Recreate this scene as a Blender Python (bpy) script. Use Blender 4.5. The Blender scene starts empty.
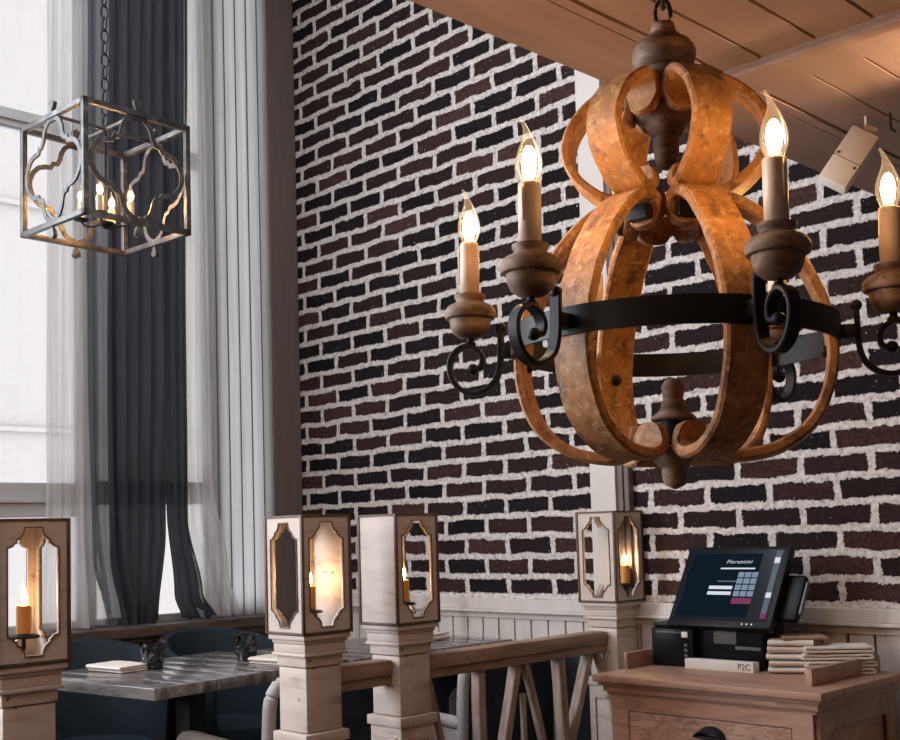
import bpy, bmesh, math, random
from mathutils import Vector, Matrix, noise
PI = math.pi
random.seed(7)
S = bpy.context.scene
COL = S.collection
FLOOR = 0.18

# ------------------------------------------------------------------ materials
def new_mat(name):
    m = bpy.data.materials.new(name); m.use_nodes = True
    nt = m.node_tree; nt.nodes.clear()
    out = nt.nodes.new('ShaderNodeOutputMaterial')
    return m, nt, out

def N(nt, kind, **kw):
    n = nt.nodes.new(kind)
    for k, v in kw.items():
        if k in n.inputs: n.inputs[k].default_value = v
        else: setattr(n, k, v)
    return n

def ramp(nt, fac, stops):
    r = nt.nodes.new('ShaderNodeValToRGB')
    cr = r.color_ramp
    while len(cr.elements) < len(stops): cr.elements.new(0.5)
    for e, (p, c) in zip(cr.elements, stops):
        e.position = p; e.color = (c[0], c[1], c[2], 1)
    nt.links.new(fac, r.inputs[0])
    return r.outputs[0]

def surf(name, stops, rough=0.6, scale=(8, 8, 8), detail=6, bump=0.15, bump_dist=0.003, metal=0.0, spec=0.4, dist=0.0, nrough=0.6, fine=None):
    """noise-driven surface: stops = colour ramp; scale stretches the noise (grain)."""
    m, nt, out = new_mat(name)
    L = nt.links.new
    tc = N(nt, 'ShaderNodeTexCoord'); mp = N(nt, 'ShaderNodeMapping'); mp.inputs['Scale'].default_value = scale
    L(tc.outputs['Object'], mp.inputs[0])
    no = N(nt, 'ShaderNodeTexNoise', Scale=1.0, Detail=detail, Roughness=nrough, Distortion=dist)
    L(mp.outputs[0], no.inputs['Vector'])
    c = ramp(nt, no.outputs['Fac'], stops)
    b = N(nt, 'ShaderNodeBsdfPrincipled', Roughness=rough, Metallic=metal)
    b.inputs['Specular IOR Level'].default_value = spec
    if fine:                                     # (scale, threshold lo, hi, colour): small worn patches
        n2 = N(nt, 'ShaderNodeTexNoise', Scale=fine[0], Detail=5.0, Roughness=0.65)
        L(tc.outputs['Object'], n2.inputs['Vector'])
        f = ramp(nt, n2.outputs['Fac'], [(fine[1], (0, 0, 0)), (fine[2], (1, 1, 1))])
        mx = N(nt, 'ShaderNodeMix', data_type='RGBA')
        L(f, mx.inputs['Factor']); L(c, mx.inputs[6]); mx.inputs[7].default_value = (*fine[3], 1)
        c = mx.outputs[2]
    L(c, b.inputs['Base Color'])
    if bump:
        bu = N(nt, 'ShaderNodeBump', Strength=bump, Distance=bump_dist)
        L(no.outputs['Fac'], bu.inputs['Height']); L(bu.outputs[0], b.inputs['Normal'])
    L(b.outputs[0], out.inputs[0])
    return m

def emit(name, col, strength):
    m, nt, out = new_mat(name)
    e = N(nt, 'ShaderNodeEmission', Color=(*col, 1), Strength=strength)
    nt.links.new(e.outputs[0], out.inputs[0]); return m

def clear_glass(name, tint=(1, 1, 1), rough=0.02, ior=1.45, extra=0.0):
    m, nt, out = new_mat(name); L = nt.links.new
    t = N(nt, 'ShaderNodeBsdfTransparent', Color=(*tint, 1)); g = N(nt, 'ShaderNodeBsdfGlossy', Roughness=rough)
    fr = N(nt, 'ShaderNodeFresnel', IOR=ior); mx = N(nt, 'ShaderNodeMixShader')
    if extra:
        ad = N(nt, 'ShaderNodeMath', operation='ADD'); ad.inputs[1].default_value = extra
        L(fr.outputs[0], ad.inputs[0]); L(ad.outputs[0], mx.inputs[0])
    else: L(fr.outputs[0], mx.inputs[0])
    L(t.outputs[0], mx.inputs[1]); L(g.outputs[0], mx.inputs[2]); L(mx.outputs[0], out.inputs[0])
    return m

def cloth_mat(name, col, transp, transl, weave=900):
    m, nt, out = new_mat(name); L = nt.links.new
    tc = N(nt, 'ShaderNodeTexCoord'); mp = N(nt, 'ShaderNodeMapping'); mp.inputs['Scale'].default_value = (60, 60, 1.5)
    L(tc.outputs['Object'], mp.inputs[0])
    no = N(nt, 'ShaderNodeTexNoise', Scale=1.0, Detail=3.0); L(mp.outputs[0], no.inputs['Vector'])
    c = ramp(nt, no.outputs['Fac'], [(0.3, [x * 0.8 for x in col]), (0.7, [min(1, x * 1.15) for x in col])])
    d = N(nt, 'ShaderNodeBsdfDiffuse', Roughness=0.6); tl = N(nt, 'ShaderNodeBsdfTranslucent'); tr = N(nt, 'ShaderNodeBsdfTransparent')
    L(c, d.inputs[0]); L(c, tl.inputs[0])
    m1 = N(nt, 'ShaderNodeMixShader'); m1.inputs[0].default_value = transl
    L(d.outputs[0], m1.inputs[1]); L(tl.outputs[0], m1.inputs[2])
    m2 = N(nt, 'ShaderNodeMixShader'); m2.inputs[0].default_value = transp
    L(m1.outputs[0], m2.inputs[1]); L(tr.outputs[0], m2.inputs[2]); L(m2.outputs[0], out.inputs[0])
    return m

def brick_mat():
    m, nt, out = new_mat('old_brick_wall'); L = nt.links.new
    tc = N(nt, 'ShaderNodeTexCoord')
    sep = N(nt, 'ShaderNodeSeparateXYZ'); L(tc.outputs['Object'], sep.inputs[0])
    cmb = N(nt, 'ShaderNodeCombineXYZ'); L(sep.outputs[0], cmb.inputs[0]); L(sep.outputs[2], cmb.inputs[1])
    off = N(nt, 'ShaderNodeVectorMath', operation='ADD'); off.inputs[1].default_value = (-2.751 + 0.2325 * 40.5, -1.5655 + 0.079 * 40, 0)
    L(cmb.outputs[0], off.inputs[0])
    def wob(src, scale, amp, det=2.0):
        n = N(nt, 'ShaderNodeTexNoise', Scale=scale, Detail=det, Roughness=0.6)
        L(cmb.outputs[0], n.inputs['Vector'])
        s = N(nt, 'ShaderNodeVectorMath', operation='SUBTRACT'); s.inputs[1].default_value = (0.5, 0.5, 0.5)
        L(n.outputs['Color'], s.inputs[0])
        k = N(nt, 'ShaderNodeVectorMath', operation='SCALE'); k.inputs['Scale'].default_value = amp
        L(s.outputs[0], k.inputs[0])
        a = N(nt, 'ShaderNodeVectorMath', operation='ADD'); L(src, a.inputs[0]); L(k.outputs[0], a.inputs[1])
        return a.outputs[0]
    v = wob(off.outputs[0], 9.0, 0.026); v = wob(v, 32.0, 0.012, 3.0); v = wob(v, 130.0, 0.022, 4.0)
    br = N(nt, 'ShaderNodeTexBrick', Scale=1.0)
    br.inputs['Color1'].default_value = (0.0, 0.0, 0.0, 1); br.inputs['Color2'].default_value = (1, 1, 1, 1)
    br.inputs['Mortar'].default_value = (0.5, 0.5, 0.5, 1)
    br.inputs['Mortar Size'].default_value = 0.0128; br.inputs['Mortar Smooth'].default_value = 0.12
    br.inputs['Bias'].default_value = 0.0
    br.inputs['Brick Width'].default_value = 0.2325; br.inputs['Row Height'].default_value = 0.079
    br.offset = 0.5; br.offset_frequency = 2
    L(v, br.inputs['Vector'])
    n1 = N(nt, 'ShaderNodeTexNoise', Scale=60.0, Detail=8.0, Roughness=0.75); L(cmb.outputs[0], n1.inputs['Vector'])
    rgb = N(nt, 'ShaderNodeMath', operation='MULTIPLY_ADD'); rgb.inputs[1].default_value = 0.38; 
    bw = N(nt, 'ShaderNodeRGBToBW'); L(br.outputs['Color'], bw.inputs[0]); L(bw.outputs[0], rgb.inputs[0])
    hf = N(nt, 'ShaderNodeMath', operation='MULTIPLY'); hf.inputs[1].default_value = 0.72; L(n1.outputs['Fac'], hf.inputs[0]); L(hf.outputs[0], rgb.inputs[2])
    bc = ramp(nt, rgb.outputs[0], [(0.28, (0.003, 0.002, 0.003)), (0.46, (0.010, 0.006, 0.007)), (0.66, (0.032, 0.014, 0.013)), (0.85, (0.10, 0.045, 0.038))])
    n2 = N(nt, 'ShaderNodeTexNoise', Scale=55.0, Detail=8.0, Roughness=0.7); L(cmb.outputs[0], n2.inputs['Vector'])
    mc = ramp(nt, n2.outputs['Fac'], [(0.32, (0.22, 0.18, 0.17)), (0.43, (0.58, 0.515, 0.49)), (0.62, (0.84, 0.78, 0.75))])
    # lime specks splashed on the bricks
    n3 = N(nt, 'ShaderNodeTexNoise', Scale=85.0, Detail=4.0, Roughness=0.6); L(cmb.outputs[0], n3.inputs['Vector'])
    sp = ramp(nt, n3.outputs['Fac'], [(0.67, (0, 0, 0)), (0.72, (1, 1, 1))])
    fac = N(nt, 'ShaderNodeMath', operation='MAXIMUM'); L(br.outputs['Fac'], fac.inputs[0]); L(sp, fac.inputs[1])
    mx = N(nt, 'ShaderNodeMix', data_type='RGBA'); L(fac.outputs[0], mx.inputs['Factor']); L(bc, mx.inputs[6]); L(mc, mx.inputs[7])
    b = N(nt, 'ShaderNodeBsdfPrincipled', Roughness=0.85); b.inputs['Specular IOR Level'].default_value = 0.2
    L(mx.outputs[2], b.inputs['Base Color'])
    h = N(nt, 'ShaderNodeMath', operation='MULTIPLY_ADD'); h.inputs[1].default_value = 0.45
    L(n2.outputs['Fac'], h.inputs[0]); L(br.outputs['Fac'], h.inputs[2])
    bu = N(nt, 'ShaderNodeBump', Strength=1.0, Distance=0.018); L(h.outputs[0], bu.inputs['Height']); L(bu.outputs[0], b.inputs['Normal'])
    L(b.outputs[0], out.inputs[0])
    return m

M = {}
M['brick'] = brick_mat()
M['paint'] = surf('worn_cream_paint', [(0.30, (0.36, 0.27, 0.235)), (0.44, (0.54, 0.445, 0.40)), (0.7, (0.62, 0.53, 0.485))], 0.5, (5, 5, 22), bump=0.15,
                  fine=(26, 0.66, 0.70, (0.16, 0.10, 0.075)))
M['paint_rail'] = surf('worn_brown_rail_paint', [(0.28, (0.15, 0.085, 0.06)), (0.5, (0.34, 0.215, 0.165)), (0.75, (0.42, 0.30, 0.25))], 0.5, (30, 4, 30), bump=0.3)
M['baluster'] = surf('rustic_split_branch_wood', [(0.3, (0.20, 0.13, 0.10)), (0.5, (0.38, 0.29, 0.24)), (0.75, (0.50, 0.42, 0.37))], 0.7, (40, 40, 5), bump=0.5)
M['wainscot'] = surf('painted_wainscot', [(0.3, (0.44, 0.38, 0.35)), (0.45, (0.60, 0.54, 0.51)), (0.75, (0.68, 0.62, 0.59))], 0.55, (14, 14, 4), bump=0.15,
                     fine=(30, 0.70, 0.75, (0.14, 0.10, 0.08)))
M['pilaster'] = surf('smooth_cream_pilaster', [(0.3, (0.60, 0.55, 0.51)), (0.7, (0.66, 0.61, 0.57))], 0.5, (3, 3, 3), bump=0.03)
M['taupe'] = surf('taupe_board_and_shaded_side', [(0.3, (0.13, 0.10, 0.092)), (0.7, (0.17, 0.13, 0.118))], 0.6, (30, 30, 3), bump=0.15)
M['sill'] = surf('dark_sill_wood', [(0.3, (0.05, 0.034, 0.028)), (0.55, (0.10, 0.07, 0.058)), (0.8, (0.17, 0.12, 0.10))], 0.5, (40, 5, 40), bump=0.3,
                 fine=(60, 0.62, 0.68, (0.30, 0.21, 0.17)))
M['panelling'] = surf('dark_wall_panelling', [(0.3, (0.035, 0.026, 0.024)), (0.7, (0.085, 0.062, 0.055))], 0.5, (30, 30, 3), bump=0.2)
M['gap'] = surf('dark_joint', [(0.3, (0.010, 0.007, 0.006)), (0.7, (0.018, 0.013, 0.012))], 0.9, bump=0)
M['frame_grey'] = surf('grey_window_frame', [(0.3, (0.46, 0.46, 0.47)), (0.7, (0.54, 0.54, 0.55))], 0.45, (4, 4, 4), bump=0)
M['ceiling'] = surf('stained_ceiling_boards', [(0.25, (0.29, 0.18, 0.14)), (0.5, (0.36, 0.235, 0.185)), (0.8, (0.43, 0.30, 0.24))], 0.5, (10, 1.2, 10), bump=0.05)
M['plaster'] = surf('plain_plaster', [(0.3, (0.46, 0.42, 0.39)), (0.7, (0.52, 0.48, 0.45))], 0.9, bump=0.02)
M['floor'] = surf('dark_floor_boards', [(0.3, (0.035, 0.022, 0.016)), (0.7, (0.09, 0.055, 0.04))], 0.45, (3, 30, 3), bump=0.1)
M['rib'] = surf('weathered_orange_barrel_wood', [(0.32, (0.09, 0.045, 0.026)), (0.43, (0.24, 0.105, 0.042)), (0.53, (0.46, 0.21, 0.070)), (0.62, (0.30, 0.15, 0.07)), (0.70, (0.30, 0.235, 0.19))], 0.55,
                (26, 26, 15), detail=10, bump=0.5, nrough=0.75, fine=(62, 0.53, 0.64, (0.52, 0.32, 0.16)))
M['turned'] = surf('greyish_turned_wood', [(0.32, (0.07, 0.038, 0.026)), (0.5, (0.21, 0.125, 0.085)), (0.68, (0.42, 0.29, 0.22))], 0.6,
                   (18, 18, 40), bump=0.35, fine=(40, 0.62, 0.70, (0.07, 0.04, 0.03)))
M['edge_brown'] = surf('dark_brown_edging', [(0.3, (0.06, 0.035, 0.025)), (0.7, (0.14, 0.085, 0.06))], 0.5, (20, 20, 20), bump=0.1)
M['iron'] = surf('black_wrought_iron', [(0.3, (0.007, 0.007, 0.009)), (0.7, (0.013, 0.013, 0.016))], 0.48, (30, 30, 30), bump=0.15, metal=0.0, spec=0.22)
M['candle'] = surf('cream_candle_sleeve', [(0.3, (0.66, 0.50, 0.38)), (0.7, (0.76, 0.60, 0.47))], 0.45, (60, 60, 8), bump=0.2)
M['amber'] = surf('orange_candle_sleeve', [(0.3, (0.60, 0.26, 0.07)), (0.7, (0.70, 0.33, 0.10))], 0.4, (60, 60, 8), bump=0.1)
def bulb_glass():
    m, nt, out = new_mat('bulb_glass'); L = nt.links.new
    t = N(nt, 'ShaderNodeBsdfTransparent', Color=(1, 0.97, 0.92, 1)); g = N(nt, 'ShaderNodeBsdfGlossy', Roughness=0.08)
    fr = N(nt, 'ShaderNodeFresnel', IOR=1.35); k = N(nt, 'ShaderNodeMath', operation='MULTIPLY'); k.inputs[1].default_value = 0.55
    L(fr.outputs[0], k.inputs[0]); mx = N(nt, 'ShaderNodeMixShader'); L(k.outputs[0], mx.inputs[0]); L(t.outputs[0], mx.inputs[1]); L(g.outputs[0], mx.inputs[2])
    e = N(nt, 'ShaderNodeEmission', Color=(1.0, 0.62, 0.30, 1), Strength=0.16); ad = N(nt, 'ShaderNodeAddShader')
    L(mx.outputs[0], ad.inputs[0]); L(e.outputs[0], ad.inputs[1]); L(ad.outputs[0], out.inputs[0]); return m
M['bulb'] = bulb_glass()
M['glow'] = emit('lit_filament_amber', (1.0, 0.57, 0.21), 160.0)
M['glow_small'] = emit('lit_filament_small', (1.0, 0.52, 0.16), 480.0)
M['glow_post'] = emit('lit_filament_post', (1.0, 0.62, 0.27), 150.0)
M['pane'] = clear_glass('window_glass', (0.97, 0.98, 1.0), 0.01)
M['lantern_metal'] = surf('aged_grey_lantern_metal', [(0.3, (0.022, 0.020, 0.021)), (0.55, (0.065, 0.06, 0.06)), (0.8, (0.20, 0.185, 0.18))], 0.40, (30, 30, 30), bump=0.2, metal=0.3)
M['lantern_dark'] = surf('dark_lantern_panel_metal', [(0.3, (0.025, 0.023, 0.025)), (0.7, (0.07, 0.062, 0.062))], 0.45, (30, 30, 30), bump=0.2, metal=0.35)
M['sheer'] = cloth_mat('white_sheer_voile', (0.88, 0.88, 0.90), 0.36, 0.55)
M['charcoal'] = cloth_mat('charcoal_curtain_cloth', (0.075, 0.078, 0.098), 0.01, 0.30)
M['grey_sheer'] = cloth_mat('grey_curtain_cloth', (0.19, 0.195, 0.225), 0.10, 0.5)
M['blind'] = cloth_mat('white_blind_slat', (0.93, 0.93, 0.94), 0.10, 0.80)
M['hem'] = surf('dark_grey_hem', [(0.3, (0.10, 0.10, 0.11)), (0.7, (0.14, 0.14, 0.15))], 0.8, bump=0)
M['oak'] = surf('oak_cabinet_wood', [(0.25, (0.20, 0.105, 0.070)), (0.45, (0.35, 0.205, 0.145)), (0.7, (0.46, 0.285, 0.21))], 0.42, (4, 26, 26), detail=8, dist=1.2, bump=0.15)
M['oak_panel'] = surf('oak_drawer_grain', [(0.30, (0.20, 0.11, 0.070)), (0.44, (0.38, 0.225, 0.16)), (0.5, (0.24, 0.13, 0.085)), (0.56, (0.39, 0.235, 0.165)), (0.75, (0.46, 0.285, 0.21))], 0.42,
                      (3, 9, 14), detail=3, dist=2.5, bump=0.12)
M['tabletop'] = surf('polished_dark_table_boards', [(0.3, (0.035, 0.03, 0.03)), (0.5, (0.15, 0.135, 0.13)), (0.75, (0.36, 0.33, 0.32))], 0.14, (3, 34, 12), detail=8, bump=0.12, spec=0.8)
M['navy'] = surf('navy_velvet', [(0.3, (0.006, 0.013, 0.022)), (0.7, (0.013, 0.027, 0.042))], 0.75, (9, 9, 9), bump=0.05)
M['grey_frame'] = surf('light_grey_frame_lit_rims', [(0.3, (0.36, 0.34, 0.34)), (0.7, (0.48, 0.46, 0.46))], 0.85, (70, 70, 70), bump=0.2)  # pale armchair frame; window light on the navy chairs' rims put into colour
M['blackwood'] = surf('black_stained_wood', [(0.3, (0.010, 0.009, 0.009)), (0.7, (0.025, 0.022, 0.022))], 0.4, (20, 20, 4), bump=0.05)
M['plastic'] = surf('black_glossy_plastic', [(0.3, (0.006, 0.007, 0.009)), (0.7, (0.010, 0.011, 0.014))], 0.30, (5, 5, 5), bump=0, spec=0.12)
M['plastic_grey'] = surf('grey_plastic', [(0.3, (0.10, 0.11, 0.12)), (0.7, (0.14, 0.15, 0.16))], 0.35, (5, 5, 5), bump=0)
M['screen'] = surf('dark_screen_glass', [(0.3, (0.006, 0.010, 0.016)), (0.7, (0.008, 0.013, 0.02))], 0.15, (5, 5, 5), bump=0, spec=0.3)
M['scr_white'] = emit('screen_white', (0.85, 0.90, 1.0), 0.75)
M['scr_blue'] = emit('screen_key_blue', (0.32, 0.42, 0.58), 0.6)
M['scr_grey'] = emit('screen_grey', (0.22, 0.25, 0.30), 0.5)
M['scr_mag'] = emit('screen_magenta', (0.35, 0.06, 0.16), 0.6)
M['scr_dim'] = emit('screen_dim', (0.010, 0.022, 0.034), 0.5)
M['white_card'] = surf('white_card', [(0.3, (0.78, 0.76, 0.74)), (0.7, (0.84, 0.82, 0.80))], 0.5, bump=0)
M['black_ink'] = surf('black_ink', [(0.3, (0.02, 0.02, 0.02)), (0.7, (0.025, 0.025, 0.025))], 0.6, bump=0)
M['linen'] = surf('cream_linen', [(0.3, (0.62, 0.55, 0.49)), (0.7, (0.76, 0.69, 0.63))], 0.9, (80, 80, 80), bump=0.15)
M['kraft'] = surf('tan_linen', [(0.3, (0.34, 0.22, 0.15)), (0.7, (0.42, 0.28, 0.20))], 0.9, (80, 80, 80), bump=0.15)
M['dark_glass'] = clear_glass('smoky_cut_glass', (0.10, 0.10, 0.14), 0.08, 1.5, 0.06)
M['device'] = surf('cream_painted_metal', [(0.3, (0.72, 0.66, 0.62)), (0.7, (0.78, 0.72, 0.68))], 0.4, (6, 6, 6), bump=0)
M['outside'] = surf('pale_facade', [(0.3, (0.375, 0.352, 0.335)), (0.7, (0.40, 0.375, 0.355))], 0.9, bump=0)

# ------------------------------------------------------------------ geometry helpers
def BM(): return bmesh.new()

def box(bm, lo, hi, bevel=0.0):
    r = bmesh.ops.create_cube(bm, size=1.0)
    vs = r['verts']
    lo, hi = Vector(lo), Vector(hi)
    for v in vs:
        v.co = Vector([(lo[i] + hi[i]) / 2 + v.co[i] * (hi[i] - lo[i]) for i in range(3)])
    if bevel > 0:
        es = list({e for v in vs for e in v.link_edges})
        bmesh.ops.bevel(bm, geom=es, offset=bevel, segments=2, affect='EDGES', profile=0.6)
    return bm

def catmull(pts, n=8):
    P = [Vector(p) for p in pts]; P = [P[0] * 2 - P[1]] + P + [P[-1] * 2 - P[-2]]
    out = []
    for i in range(1, len(P) - 2):
        for k in range(n):
            t = k / n; a, b, c, d = P[i - 1], P[i], P[i + 1], P[i + 2]
            out.append(0.5 * ((2 * b) + (c - a) * t + (2 * a - 5 * b + 4 * c - d) * t * t + (3 * b - a - 3 * c + d) * t ** 3))
    out.append(P[-2]); return out

def strip(bm, prof, w, t, n=8, taper=True, smooth=True, wob=0.0):
    """flat bar following a profile of (x, z) points; width w along y, thickness t; chamfered section, rounded ends"""
    pts = catmull([(p[0], 0, p[1]) for p in prof], n) if smooth else [Vector((p[0], 0, p[1])) for p in prof]
    tot = len(pts); rings = []
    ch = min(t, w) * 0.22
    for i, p in enumerate(pts):
        a = pts[max(0, i - 1)]; b = pts[min(tot - 1, i + 1)]
        d = (b - a).normalized(); nrm = Vector((-d.z, 0, d.x))
        ww = w
        if taper:
            e = min(i, tot - 1 - i) / (n * 1.6)
            if e < 1: ww = w * (0.36 + 0.64 * math.sqrt(max(0, 1 - (1 - e) ** 2)))
        if wob: ww *= 1 + wob * noise.noise(p * 25)
        hw, ht = ww / 2, t / 2
        sec = [(-hw + ch, -ht), (hw - ch, -ht), (hw, -ht + ch), (hw, ht - ch), (hw - ch, ht), (-hw + ch, ht), (-hw, ht - ch), (-hw, -ht + ch)]
        rings.append([bm.verts.new(p + nrm * s[1] + Vector((0, s[0], 0))) for s in sec])
    for a, b in zip(rings, rings[1:]):
        for j in range(8): bm.faces.new((a[j], a[(j + 1) % 8], b[(j + 1) % 8], b[j]))
    bm.faces.new(rings[0][::-1]); bm.faces.new(rings[-1])
    bmesh.ops.recalc_face_normals(bm, faces=bm.faces)
    return bm

def tube(bm, pts, r, seg=8, closed=False):
    pts = [Vector(p) for p in pts]; n = len(pts); rings = []
    rs = r if isinstance(r, (list, tuple)) else [r] * n
    up = Vector((0, 0, 1))
    for i, p in enumerate(pts):
        a = pts[(i - 1) % n] if closed else pts[max(0, i - 1)]
        b = pts[(i + 1) % n] if closed else pts[min(n - 1, i + 1)]
        d = (b - a).normalized()
        u = up if abs(d.dot(up)) < 0.95 else Vector((1, 0, 0))
        s = d.cross(u).normalized(); q = s.cross(d).normalized()
        rings.append([bm.verts.new(p + (s * math.cos(2 * PI * k / seg) + q * math.sin(2 * PI * k / seg)) * rs[i]) for k in range(seg)])
    rg = list(zip(rings, rings[1:]))
    if closed: rg.append((rings[-1], rings[0]))
    for a, b in rg:
        for j in range(seg): bm.faces.new((a[j], a[(j + 1) % seg], b[(j + 1) % seg], b[j]))
    if not closed:
        bm.faces.new(rings[0][::-1]); bm.faces.new(rings[-1])
    bmesh.ops.recalc_face_normals(bm, faces=bm.faces)
    return bm

def lathe(bm, prof, seg=28, c=(0, 0, 0), bend=None, caps=True):
    c = Vector(c); rings = []
    for (r, z) in prof:
        o = bend(z) if bend else Vector((0, 0, 0))
        rings.append([bm.verts.new(c + o + Vector((r * math.cos(2 * PI * k / seg), r * math.sin(2 * PI * k / seg), z))) for k in range(seg)])
    for a, b in zip(rings, rings[1:]):
        for j in range(seg): bm.faces.new((a[j], a[(j + 1) % seg], b[(j + 1) % seg], b[j]))
    if caps:
        bm.faces.new(rings[0][::-1]); bm.faces.new(rings[-1])
    bmesh.ops.recalc_face_normals(bm, faces=bm.faces)
    return bm

def ball(bm, c, r, scale=(1, 1, 1), seg=16):
    res = bmesh.ops.create_uvsphere(bm, u_segments=seg, v_segments=max(8, seg // 2), radius=r)
    for v in res['verts']: v.co = Vector(c) + Vector([v.co[i] * scale[i] for i in range(3)])
    return bm

def xform(bm, m):
    bmesh.ops.transform(bm, matrix=m, verts=bm.verts); return bm

def link(name, data, parent=None, loc=(0, 0, 0), rz=0.0):
    o = bpy.data.objects.new(name, data); COL.objects.link(o)
    o.location = loc; o.rotation_euler = (0, 0, rz)
    if parent: o.parent = parent
    return o

def obj(name, bm, mat, parent=None, loc=(0, 0, 0), rz=0.0, smooth=True):
    me = bpy.data.meshes.new(name); bm.to_mesh(me); bm.free()
    me.materials.append(M[mat] if isinstance(mat, str) else mat)
    if smooth:
        me.shade_smooth()
        try: me.set_sharp_from_angle(angle=math.radians(38))
        except Exception: pass
    return link(name, me, parent, loc, rz)

def curve_mesh(splines, depth):
    """filled 2D outline(s) with holes, extruded +-depth/2 in z"""
    cu = bpy.data.curves.new('outline', 'CURVE'); cu.dimensions = '2D'; cu.fill_mode = 'BOTH'; cu.extrude = depth / 2
    for pts in splines:
        sp = cu.splines.new('POLY'); sp.points.add(len(pts) - 1); sp.use_cyclic_u = True
        for p, q in zip(sp.points, pts): p.co = (q[0], q[1], 0, 1)
    o = bpy.data.objects.new('outline', cu); COL.objects.link(o)
    dg = bpy.context.evaluated_depsgraph_get()
    me = bpy.data.meshes.new_from_object(o.evaluated_get(dg))
    COL.objects.unlink(o); bpy.data.objects.remove(o); bpy.data.curves.remove(cu)
    bm = BM(); bm.from_mesh(me); bpy.data.meshes.remove(me)
    bmesh.ops.remove_doubles(bm, verts=bm.verts, dist=1e-6)
    return bm

def text_mesh(body, size, depth=0.0004, shear=0.0, spacing=1.0):
    cu = bpy.data.curves.new('words', 'FONT'); cu.body = body; cu.size = size; cu.extrude = depth; cu.shear = shear; cu.space_character = spacing
    cu.align_x = 'CENTER'; cu.align_y = 'CENTER'
    o = bpy.data.objects.new('words', cu); COL.objects.link(o)
    dg = bpy.context.evaluated_depsgraph_get()
    me = bpy.data.meshes.new_from_object(o.evaluated_get(dg))
    COL.objects.unlink(o); bpy.data.objects.remove(o); bpy.data.curves.remove(cu)
    bm = BM(); bm.from_mesh(me); bpy.data.meshes.remove(me); return bm

def tag(o, label, cat, group=None):
    o['label'] = label; o['category'] = cat
    if group: o['group'] = group
    return o

def thing(name, label, cat, loc=(0, 0, 0), rz=0.0, group=None):
    return tag(link(name, None, None, loc, rz), label, cat, group)

def struct(name, bm, mat, parent=None, smooth=False):
    o = obj(name, bm, mat, parent, smooth=smooth)
    if parent is None: o['kind'] = 'structure'
    return o

def copy_tree(o, parent=None):
    c = o.copy(); COL.objects.link(c)
    if parent: c.parent = parent
    for ch in [x for x in bpy.data.objects if x.parent == o]:
        copy_tree(ch, c)
    return c

def dup(root, loc, rz, label, group=None):
    c = copy_tree(root); c.location = loc; c.rotation_euler = (0, 0, rz); c['label'] = label
    if group: c['group'] = group
    return c

def Rz(a): return Matrix.Rotation(a, 4, 'Z')
def Rx(a): return Matrix.Rotation(a, 4, 'X')
def Ry(a): return Matrix.Rotation(a, 4, 'Y')
def T(*v): return Matrix.Translation(v)

# ------------------------------------------------------------------ camera
f_px = 1137.5113
R = Matrix(((0.7029233789, 0.0721585062, 0.7075958404), (0.7106438159, -0.0296616549, -0.7029264210), (-0.0297336568, 0.9969520230, -0.0721288669)))
cam = bpy.data.cameras.new('camera'); cam.sensor_fit = 'HORIZONTAL'; cam.sensor_width = 36
cam.lens = f_px / 900 * 36; cam.shift_y = 80 / 900; cam.clip_start = 0.05
co = bpy.data.objects.new('camera', cam); COL.objects.link(co)
co.matrix_world = Matrix.Translation((4.4224, -3.3544, 1.35)) @ R.to_4x4()
S.camera = co

# ------------------------------------------------------------------ the room
RX, RY, HZ, HLOW = 6.2, -5.6, 4.45, 2.28
struct('floor', box(BM(), (-0.1, RY, FLOOR - 0.1), (RX, 0.1, FLOOR)), 'floor')
struct('wall_back', box(BM(), (-0.1, 0, FLOOR), (RX, 0.12, HZ)), 'brick')
struct('wall_right', box(BM(), (RX, RY, FLOOR), (RX + 0.1, 0.12, HZ)), 'panelling')
struct('wall_front', box(BM(), (-0.1, RY - 0.1, FLOOR), (RX + 0.1, RY, HZ)), 'panelling')
struct('ceiling', box(BM(), (-0.1, RY, HZ), (3.02, 0.12, HZ + 0.1)), 'plaster')

# window wall x = 0: pieces around three openings
WZ0, WZ1 = 1.0, 4.2
bm = BM()
box(bm, (-0.1, RY, FLOOR), (0, 0, WZ0)); box(bm, (-0.1, RY, WZ1), (0, 0, HZ))
box(bm, (-0.1, -0.16, WZ0), (0, 0, WZ1)); box(bm, (-0.1, RY, WZ0), (0, -4.9, WZ1))
struct('wall_left', bm, 'plaster')

def window(n, y0, y1, rails, panes=True):
    bm = BM(); fr = 0.035
    box(bm, (-0.07, y0, WZ0), (-0.01, y0 + fr, WZ1), 0.004); box(bm, (-0.07, y1 - fr, WZ0), (-0.01, y1, WZ1), 0.004)
    box(bm, (-0.07, y0 + fr, WZ0), (-0.01, y1 - fr, WZ0 + 0.03), 0.004); box(bm, (-0.07, y0 + fr, WZ1 - 0.04), (-0.01, y1 - fr, WZ1), 0.004)
    for a, b in rails:
        box(bm, (-0.07, y0 + fr, a), (-0.02, y1 - fr, b), 0.004)
        box(bm, (-0.075, y0 + fr, (a + b) / 2 - 0.012), (-0.008, y1 - fr, (a + b) / 2 + 0.006), 0.003)
    w = struct('window_%d' % n, bm, 'frame_grey')
    obj('window_pane', box(BM(), (-0.047, y0 + fr, WZ0 + 0.03), (-0.043, y1 - fr, WZ1 - 0.04)), 'pane', w, smooth=False)
    return w
window(1, -3.0, -1.085, [(1.46, 1.60), (3.055, 3.13)])
window(2, -1.085, -0.47, [(1.51, 1.61), (3.055, 3.13)])
window(3, -0.47, -0.16, [])
window(4, -4.9, -3.0, [(1.46, 1.60), (3.055, 3.13)])

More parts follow.
